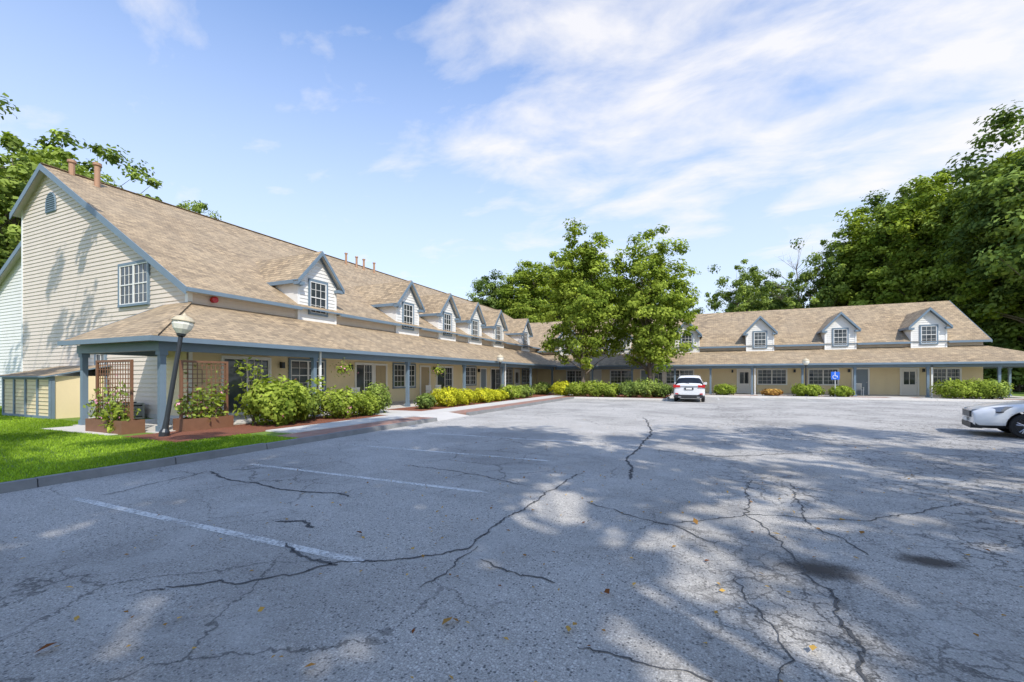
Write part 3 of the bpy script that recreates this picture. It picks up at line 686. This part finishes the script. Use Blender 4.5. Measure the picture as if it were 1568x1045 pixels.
# ---------------- trellises ----------------
def trellis(name,p0,p1,z1=2.05):
    p0=Vector((*p0,0));p1=Vector((*p1,0)); u=(p1-p0); w=u.length; u.normalize(); n=Vector((u.y,-u.x,0)); fr=Fr(p0,u,n); mb=MB()
    for a in (0,w-.06): mb.fbox(fr,a,a+.06,-.03,.03,.1,z1,'wood')
    mb.fbox(fr,.06,w-.06,-.028,.028,z1-.06,z1,'wood'); mb.fbox(fr,.06,w-.06,-.028,.028,.55,.61,'wood')
    x_=.06
    while x_<w-.08: mb.fbox(fr,x_,x_+.022,.0,.012,.61,z1-.06,'wood'); x_+=.125
    z=.66
    while z<z1-.08: mb.fbox(fr,.06,w-.06,-.012,-.001,z,z+.022,'wood'); z+=.125
    mb.fbox(fr,-.02,w+.02,-.28,-.24,.1,.45,'wood'); mb.fbox(fr,-.02,w+.02,.2,.24,.1,.45,'wood'); mb.fbox(fr,-.02,.02,-.24,.2,.1,.45,'wood'); mb.fbox(fr,w-.02,w+.02,-.24,.2,.1,.45,'wood'); mb.fbox(fr,.02,w-.02,-.24,.2,.1,.4,'mulch')
    N=420; A=rng.uniform(.05,w-.05,N); Zc=.45+np.abs(rng.normal(0,.45,N)); Zc=np.minimum(Zc,z1)
    A=A+.2*np.sin(Zc*6)
    pos=np.array([tuple(fr.p(a,random.gauss(.05,.09),z)) for a,z in zip(A,Zc)])
    nr=rng.normal(size=(N,3))*.6+np.array(n)
    V=leaves(pos,nr,.06)
    o=mb.build(name); mi=np.zeros(N); mi[:26]=1
    lo=quads_obj('climbing_plant',V,mi,rng.uniform(.1,.9,N),['leaf','flower']); lo.parent=o
    return o
trellis('garden_trellis',(-15.5,6.45),(-13.75,6.45)); trellis('garden_trellis',(-13.05,7.2),(-13.05,8.5))
# ---------------- lamps ----------------
def lamp(x,y,h=3.2,tilt=(0,0)):
    mb=MB(); d=Vector((tilt[0],tilt[1],1)).normalized(); b0=Vector((x,y,.1)); hp=h-.62
    mb.lathe(b0,[(.11,0),(.11,.12),(.07,.2),(.055,.5),(.05,hp)],12,'metal',d)
    top=b0+d*hp
    mb.lathe(top,[(.05,0),(.09,.03),(.10,.08),(.11,.085)],12,'metal',d)
    mb.lathe(top,[(.10,.085),(.19,.2),(.23,.32),(.22,.40)],12,'lampglass',d)
    mb.lathe(top,[(.25,.40),(.25,.42),(.16,.52),(.05,.56),(.03,.6),(.001,.63)],12,'lampcap',d)
    mb.lathe(top,[(.001,.40),(.25,.40)],12,'lampcap',d)
    return mb.build('street_lamp')
lamp(-12.35,6.45,3.15,(.06,.12)); lamp(-12.5,26.3,3.0); lamp(6.9,38.9,2.9)
mb=MB(); X_=at_Y(1279,38.9); mb.box(X_-.03,X_+.03,38.9,38.94,.1,2.0,'acgrey')
mb.box(X_-.26,X_+.26,38.87,38.885,1.38,1.95,'signblue')
fr=Fr((X_,38.868,1.66),(1,0,0),(0,-1,0))
mb.cyl((X_-.02,38.868,1.86),(X_-.02,38.862,1.86),.035,.035,10,'white'); mb.fbox(fr,-.04,0,0,.006,-.02,.15,'white'); mb.fbox(fr,0,.1,0,.0055,-.03,.01,'white'); mb.fbox(fr,.09,.13,0,.006,-.13,-.01,'white')
for i in range(10):
    t0=2*math.pi*(.3+.55*i/10);t1=2*math.pi*(.3+.55*(i+1)/10)
    mb.face([fr.p(-.03+r_*math.cos(t),.004,-.08+r_*math.sin(t)) for r_,t in ((.11,t0),(.14,t0),(.14,t1),(.11,t1))],'white')
mb.build('accessible_parking_sign')
mb=MB(); x0,x1,y0,y1=-24.8,-21.1,7.5,9.1
mb.box(x0,x1,y0,y1,.1,1.62,'sidingy')
for a in np.linspace(x0,x1,5): mb.box(a-.05,a+.05,y0-.04,y0-.002,.1,1.62,'trim')
mb.box(x0,x1,y0-.038,y0-.002,.1,.2,'trim'); mb.box(x0,x1,y0-.038,y0-.002,1.5,1.62,'trim')
for a in (y0,y1-.1): mb.box(x1+.002,x1+.04,a,a+.1,.1,1.62,'trim')
for i in range(9): mb.box(x0+.05,x1-.05,y0-.02,y0-.001,.3+i*.14,.3+i*.14+.012,'door')
mb.slab([(x0-.15,y0-.2,1.62),(x1+.15,y0-.2,1.62),(x1+.15,y1+.05,2.05),(x0-.15,y1+.05,2.05)],.05,'roof','trim')
mb.build('utility_enclosure')
def ac(x,y,s=.75,h=.75):
    mb=MB(); mb.box(x,x+s,y,y+s,.1,.16,'concrete'); mb.box(x+.03,x+s-.03,y+.03,y+s-.03,.16,h,'plastic'); mb.box(x,x+s,y,y+s,h,h+.06,'acgrey')
    for (a,b_) in ((x,y),(x+s-.05,y),(x,y+s-.05),(x+s-.05,y+s-.05)): mb.box(a,a+.05,b_,b_+.05,.16,h,'acgrey')
    for i in range(10):
        z=.2+i*(h-.25)/10; mb.box(x+.05,x+s-.05,y+.005,y+.025,z,z+.025,'acgrey'); mb.box(x+s-.025,x+s-.005,y+.05,y+s-.05,z,z+.025,'acgrey')
    mb.cyl((x+s/2,y+s/2,h+.06),(x+s/2,y+s/2,h+.1),s*.4,s*.4,18,'metal'); mb.build('air_conditioner_unit')
ac(-20.6,8.2,.7,.65); ac(-19.2,8.2,.8,.6); ac(-27.6,8.3,.8,.8); ac(-29.5,8.9,.8,.8)
def chair(x,y,rot):
    mb=MB()
    for a in (-.25,.22):
        for b_ in (-.25,.22): mb.box(a,a+.04,b_,b_+.04,0,.42 if b_<0 else .9,'white')
    for i in range(6): mb.box(-.25+i*.087,-.25+i*.087+.065,-.25,.26,.42,.44,'white'); mb.box(-.2+i*.075,-.2+i*.075+.045,.23,.25,.47,.88,'white')
    mb.box(-.27,.28,.22,.265,.88,.94,'white')
    for a in (-.28,.23): mb.box(a,a+.06,-.27,.22,.62,.645,'white'); mb.box(a+.01,a+.045,-.25,-.21,.42,.62,'white')
    o=mb.build('porch_chair'); o.location=(x,y,.13); o.rotation_euler[2]=rot
chair(-15.2,22.3,1.57); chair(-15.2,23.3,1.4); chair(-15,13.6,1.7); chair(10.9,42,0); chair(-15.3,16.3,1.5)
def basket(x,y,z):
    mb=MB(); mb.lathe((x,y,z),[(.02,-.12),(.13,-.08),(.17,0)],12,'wood')
    for a in (0,2.1,4.2): mb.cyl((x+.16*math.cos(a),y+.16*math.sin(a),z),(x,y,z+.45),.006,.006,4,'metal',False)
    o=mb.build('hanging_basket'); N=260; d=rng.normal(size=(N,3)); pos=np.array([x,y,z+.02])+d*np.array([.17,.17,.13]); V=leaves(pos,d+np.array([0,0,.5]),.05)
    mi=np.zeros(N); mi[:25]=1; q=quads_obj('basket_foliage',V,mi,rng.uniform(.2,.9,N),['leafy','flower']); q.parent=o
basket(-13.1,13.1,1.9); basket(-13.1,19.8,1.9)
# ---------------- grass blades & fallen leaves ----------------
N=190000; xs=KX-.17-22*rng.random(N)**1.3; ys=rng.uniform(-1.5,9.1,N); keep=~((xs>-17.6)&(ys>5.95)&(xs<-13.1)); keep&=~((xs>-13.3)&(ys>5.95)&(xs<-10.9)); keep&=~((xs>-11.1)&(ys>7.55)); keep&=~((xs>-24.9)&(ys>7.45)&(xs<-13)); xs,ys=xs[keep],ys[keep]; N=len(xs)
a=rng.uniform(0,6.28,N); h=rng.uniform(.02,.055,N); w=.006+.004*rng.random(N)
ux,uy=np.cos(a)*w,np.sin(a)*w; lx,ly=rng.normal(0,.02,N),rng.normal(0,.02,N); z=np.full(N,.098)
V=np.stack([np.stack([xs-ux,ys-uy,z],1),np.stack([xs+ux,ys+uy,z],1),np.stack([xs+ux*.3+lx,ys+uy*.3+ly,z+h],1),np.stack([xs-ux*.3+lx,ys-uy*.3+ly,z+h],1)],1).reshape(-1,3)
gt=np.clip(.5+.25*np.sin(xs*.9+ys*1.3)+rng.normal(0,.2,N),0,1)
quads_obj('grass_blades',V,np.zeros(N),gt,['blade'])
N=750; xs=rng.uniform(-8,9,N); ys=rng.uniform(1.2,18,N)
ks=rng.random(N)<.5; xs[ks]=rng.uniform(-5,6,ks.sum()); ys[ks]=rng.uniform(1,8,ks.sum())
pos=np.stack([xs,ys,np.full(N,.016)],1); V=leaves(pos,np.array([0,0,1.])+rng.normal(size=(N,3))*.25,.021)
q2=np.array([(*gnd(*p),.03) for p in ((870,970),(70,1000),(475,1028),(880,963),(1188,822),(632,845),(1065,803),(550,820),(1480,855),(1290,800),(1320,820),(400,940),(1245,1000),(685,958),(930,912))]); V2=leaves(q2,np.array([0,0,1.])+rng.normal(size=(len(q2),3))*.3,.042)
V=np.concatenate([V,V2]); V[:,2]=np.maximum(V[:,2],.006); quads_obj('fallen_leaves',V,np.zeros(N+len(q2)),rng.uniform(0,1,N+len(q2)),['dry'])
# ================= CARS =================
SIDE={2,13}; TOPF={0,1,14,15}; LOW={6,7,8,9}
def car(name,st,wheels,wr_,loc,rot,extra,hw_wheel):
    root=empty(name,loc); root.rotation_euler[2]=rot
    mb=MB()
    def ring(s):
        x,zb,zt,zr,w,wr2,k=s
        half=[(0,zb),(w*.80,zb),(w*.97,zb+.10),(w*1.0,zb+(zt-zb)*.45),(w*.985,zb+(zt-zb)*.72),(w*.94,zt),(wr2,zr-.04*(zr-zt>.1)-.0),(wr2*.86,zr+.015),(0,zr+.035)]
        full=[(-y,z) for y,z in half[::-1][:-1]]+half[0:1]+half[1:]
        return [Vector((x,y,z)) for y,z in full[:-1]]
    rings=[ring(s) for s in st]
    n=len(rings[0])
    for i in range(len(rings)-1):
        A,B=rings[i],rings[i+1]; k=st[i][6]
        for j in range(n):
            jj=(j+1)%n; mat='carwhite'
            if k in 'gw' and j in SIDE: mat='carglass'
            if k=='w' and j in TOPF: mat='carglass'
            if j in LOW: mat='plastic'
            mb.face([A[j],A[jj],B[jj],B[j]],mat,True)
    mb.face(rings[0],'carwhite'); mb.face(rings[-1][::-1],'carwhite')
    body=mb.build('body',None,True)
    md=body.modifiers.new('s','SUBSURF'); md.levels=2; md.render_levels=2
    cutters=[]
    for wx in wheels:
        c=MB(); c.cyl((wx,-1.3,wr_),(wx,1.3,wr_),wr_+.06,wr_+.06,28,'plastic'); co=c.build('cut',None,True); cutters.append(co)
        bo=body.modifiers.new('b','BOOLEAN'); bo.operation='DIFFERENCE'; bo.solver='EXACT'; bo.object=co
    bpy.context.view_layer.update()
    dg=bpy.context.evaluated_depsgraph_get(); me=bpy.data.meshes.new_from_object(body.evaluated_get(dg)); body.modifiers.clear(); body.data=me
    for c in cutters: bpy.data.objects.remove(c)
    body.parent=root
    wb=MB()
    for wx in wheels:
        for sg in (-1,1):
            y=sg*hw_wheel; o=y-sg*.2
            wb.lathe((wx,o,wr_),[(wr_*.9,0),(wr_,.03),(wr_,.17),(wr_*.93,.2),(wr_*.68,.205)],26,'rubber',(0,sg,0))
            wb.lathe((wx,o,wr_),[(wr_*.68,.205),(wr_*.64,.2),(wr_*.62,.13),(.001,.12)],26,'plastic',(0,sg,0))
            wb.lathe((wx,o,wr_),[(wr_*.69,.2),(wr_*.69,.212),(wr_*.62,.212),(wr_*.62,.19)],26,'alloy',(0,sg,0))
            wb.lathe((wx,o,wr_),[(.07,.13),(.06,.195),(.001,.2)],12,'alloy',(0,sg,0))
            for q in range(5):
                t=q*2*math.pi/5+.3
                for dt in (-.14,.14):
                    p0=Vector((wx+.05*math.cos(t),y-sg*.012,wr_+.05*math.sin(t))); p1=Vector((wx+wr_*.66*math.cos(t+dt),y-sg*.006,wr_+wr_*.66*math.sin(t+dt))); wb.cyl(p0,p1,.018,.014,5,'alloy')
    w=wb.build('wheels'); w.parent=root
    un=MB(); un.box(min(wheels)-.3,max(wheels)+.3,-hw_wheel+.25,hw_wheel-.25,.22,.5,'plastic'); u=un.build('underbody'); u.parent=root
    ex=MB(); extra(ex); o=ex.build('lights_trim'); o.parent=root
    return root
def suv_extra(m):
    for sg in (-1,1):
        y0,y1=sorted((sg*.52,sg*.90)); m.box(-.045,.10,y0,y1,.93,1.07,'red')
        y0,y1=sorted((sg*.80,sg*.915)); m.box(-.02,.25,y0,y1,.90,1.10,'red')
        y0,y1=sorted((sg*.62,sg*.80)); m.box(-.075,-.02,y0,y1,.50,.56,'red')
        y0,y1=sorted((sg*.45,sg*.62)); m.box(-.08,.02,y0,y1,.30,.35,'alloy')
        y0,y1=sorted((sg*.93-.1,sg*.93+.1)); m.box(2.95,3.15,y0,y1,1.06,1.22,'carwhite')
        m.cyl((.9,sg*.62,1.70),(2.9,sg*.62,1.70),.018,.018,6,'alloy')
    m.box(-.052,-.0,-.52,.52,1.0,1.03,'alloy')
    m.box(-.04,.0,-.26,.26,.78,.92,'plastic'); m.box(-.05,-.04,-.17,.17,.80,.90,'white')
    m.box(-.06,.1,-.82,.82,.28,.46,'plastic')
    m.cyl((.06,.0,1.17),(.10,.32,1.2),.01,.008,5,'plastic')
suv=[(0.0,.34,.95,1.0,.80,.60,'b'),(.04,.28,1.02,1.10,.90,.72,'w'),(.38,.25,1.05,1.58,.93,.62,'p'),(.50,.25,1.05,1.64,.93,.64,'g'),(1.3,.25,1.03,1.67,.93,.66,'p'),(1.38,.25,1.03,1.67,.93,.66,'g'),(2.25,.25,1.0,1.66,.93,.66,'p'),(2.33,.25,1.0,1.655,.93,.66,'g'),(2.75,.25,.99,1.60,.93,.64,'w'),(3.45,.25,.98,1.04,.93,.74,'b'),(4.1,.27,.92,.97,.90,.70,'b'),(4.38,.3,.8,.86,.84,.6,'b'),(4.45,.38,.65,.7,.74,.5,'b')]
sx_,sy_=at_D(1055,27.2)
car('parked_car',suv,(.80,3.50),.35,(sx_,sy_,0),math.radians(90),suv_extra,.90)
def sed_extra(m):
    for sg in (-1,1):
        a=[Vector((4.57,sg*.51,.60)),Vector((4.55,sg*.51,.70)),Vector((4.00,sg*.885,.82)),Vector((4.10,sg*.90,.68))]
        o=Vector((.07,sg*.016,0)); m.hexa([p+o for p in a],[p-Vector((.12,sg*.1,0)) for p in a],'lens')
        a=[Vector((4.62,sg*.50,.57)),Vector((4.62,sg*.50,.60)),Vector((4.15,sg*.925,.68)),Vector((4.18,sg*.93,.65))]
        m.hexa(a,[p-Vector((.1,sg*.08,0)) for p in a],'plastic')
        y0,y1=sorted((sg*.60,sg*.80)); m.box(4.34,4.60,y0,y1,.26,.44,'plastic')
        m.cyl((4.60,sg*.7,.35),(4.615,sg*.7,.35),.05,.05,12,'lens')
        y0,y1=sorted((sg*.90,sg*1.08)); m.box(3.02,3.16,y0,y1,.95,1.08,'carwhite')
        y0,y1=sorted((sg*.52,sg*.9)); m.box(-.03,.15,y0,y1,.8,.92,'red')
        y0,y1=sorted((sg*.885,sg*.902)); m.box(1.2,3.3,y0,y1,.2,.3,'plastic')
    m.box(4.50,4.665,-.50,.50,.50,.66,'plastic'); m.box(4.64,4.68,-.51,.51,.485,.50,'alloy'); m.box(4.62,4.672,-.51,.51,.66,.672,'alloy')
    for i in range(9): m.box(4.664,4.672,-.42+i*.1,-.40+i*.1,.51,.65,'alloy')
    m.box(4.44,4.665,-.60,.60,.20,.34,'plastic'); m.box(4.66,4.685,-.16,.16,.36,.47,'white')
sed=[(0,.4,.8,.86,.76,.6,'b'),(.06,.3,.92,1.0,.85,.66,'b'),(.55,.24,.97,1.05,.90,.66,'w'),(1.25,.2,.96,1.36,.90,.56,'g'),(1.9,.2,.94,1.43,.90,.58,'p'),(1.98,.2,.94,1.43,.90,.58,'g'),(2.5,.2,.92,1.41,.90,.57,'w'),(3.35,.2,.88,.93,.90,.70,'b'),(3.8,.2,.83,.88,.90,.72,'b'),(4.25,.20,.76,.81,.90,.68,'b'),(4.50,.19,.68,.73,.87,.62,'b'),(4.62,.20,.62,.66,.80,.52,'b'),(4.64,.24,.60,.64,.78,.50,'b')]
ang=math.radians(180-14); nx,ny=6.85,16.6
hd=Vector((math.cos(ang),math.sin(ang),0)); lo=Vector((nx,ny,0))-hd*4.6
car('parked_car',sed,(.85,3.68),.32,lo,ang,sed_extra,.89)
# ================= WORLD / SUN =================
EL=math.radians(47); sdir=Vector((.755*math.cos(EL),-.656*math.cos(EL),math.sin(EL)))
w=bpy.data.worlds.new('World'); scene.world=w; w.use_nodes=True; nt=w.node_tree; bg=nt.nodes['Background']
sky=nn(nt,'ShaderNodeTexSky',sky_type='NISHITA'); sky.sun_disc=False; sky.sun_elevation=EL; sky.sun_rotation=math.atan2(.755,-.656); sky.air_density=1.0; sky.dust_density=.5; sky.ozone_density=2.0
tc=nn(nt,'ShaderNodeTexCoord').outputs['Generated']; sp=nn(nt,'ShaderNodeSeparateXYZ'); nt.links.new(tc,sp.inputs[0])
zz=math_n(nt,'ADD',math_n(nt,'MAXIMUM',sp.outputs[2],0),.12)
cb=nn(nt,'ShaderNodeCombineXYZ'); nt.links.new(math_n(nt,'DIVIDE',sp.outputs[0],zz),cb.inputs[0]); nt.links.new(math_n(nt,'DIVIDE',sp.outputs[1],zz),cb.inputs[1])
mp=nn(nt,'ShaderNodeMapping'); mp.inputs['Rotation'].default_value=(0,0,math.radians(-15)); mp.inputs['Scale'].default_value=(1.0,1.5,1); mp.inputs['Location'].default_value=(3.1,1.7,0); nt.links.new(cb.outputs[0],mp.inputs[0])
n1=noise(nt,mp.outputs[0],2.5,8,.57,.3); n2=noise(nt,cb.outputs[0],.8,3,.5)
def near(px,py,k):
    dx,dy=ray(px); v=Vector((dx,dy,(577-py)/F)).normalized()
    dp=nn(nt,'ShaderNodeVectorMath',operation='DOT_PRODUCT'); dp.inputs[1].default_value=v; nt.links.new(tc,dp.inputs[0])
    return math_n(nt,'MULTIPLY',ramp(nt,dp.outputs['Value'],[(.93,0.),(1.,1.)]),k)
msk=math_n(nt,'ADD',near(910,120,.25),near(1560,60,.2)); msk=math_n(nt,'ADD',msk,near(1250,190,.10))
tot=math_n(nt,'ADD',math_n(nt,'ADD',n1,msk),math_n(nt,'MULTIPLY',n2,.2))
cl=ramp(nt,tot,[(.67,0.),(.96,.88)])
gain=mixc(nt,1.,sky.outputs[0],(1.7,1.85,2.1),'MULTIPLY')
hz=ramp(nt,sp.outputs[2],[(0.,.9),(.3,.6),(.64,0.03)])
c=mixc(nt,hz,gain,(5.5,6.0,6.7))
c=mixc(nt,cl,c,(6.8,6.7,6.8))
nt.links.new(c,bg.inputs[0]); bg.inputs[1].default_value=.15
sl=bpy.data.lights.new('sun','SUN'); sl.energy=4.5; sl.angle=math.radians(.53); sl.color=(1,.95,.87); so=bpy.data.objects.new('sun',sl); so.rotation_euler=sdir.to_track_quat('Z','Y').to_euler(); so.location=(20,-20,40); scene.collection.objects.link(so)
scene.view_settings.view_transform='Standard'; scene.view_settings.look='None'; scene.view_settings.exposure=0
cam=bpy.data.cameras.new('camera'); cam.sensor_width=36; cam.lens=36*F/1568; cam.shift_y=54.5/1568; cam.clip_end=3000; cam.clip_start=.05
co=bpy.data.objects.new('camera',cam); co.location=(0,0,EYE); co.rotation_euler=(math.radians(90),0,YAW); scene.collection.objects.link(co); scene.camera=co
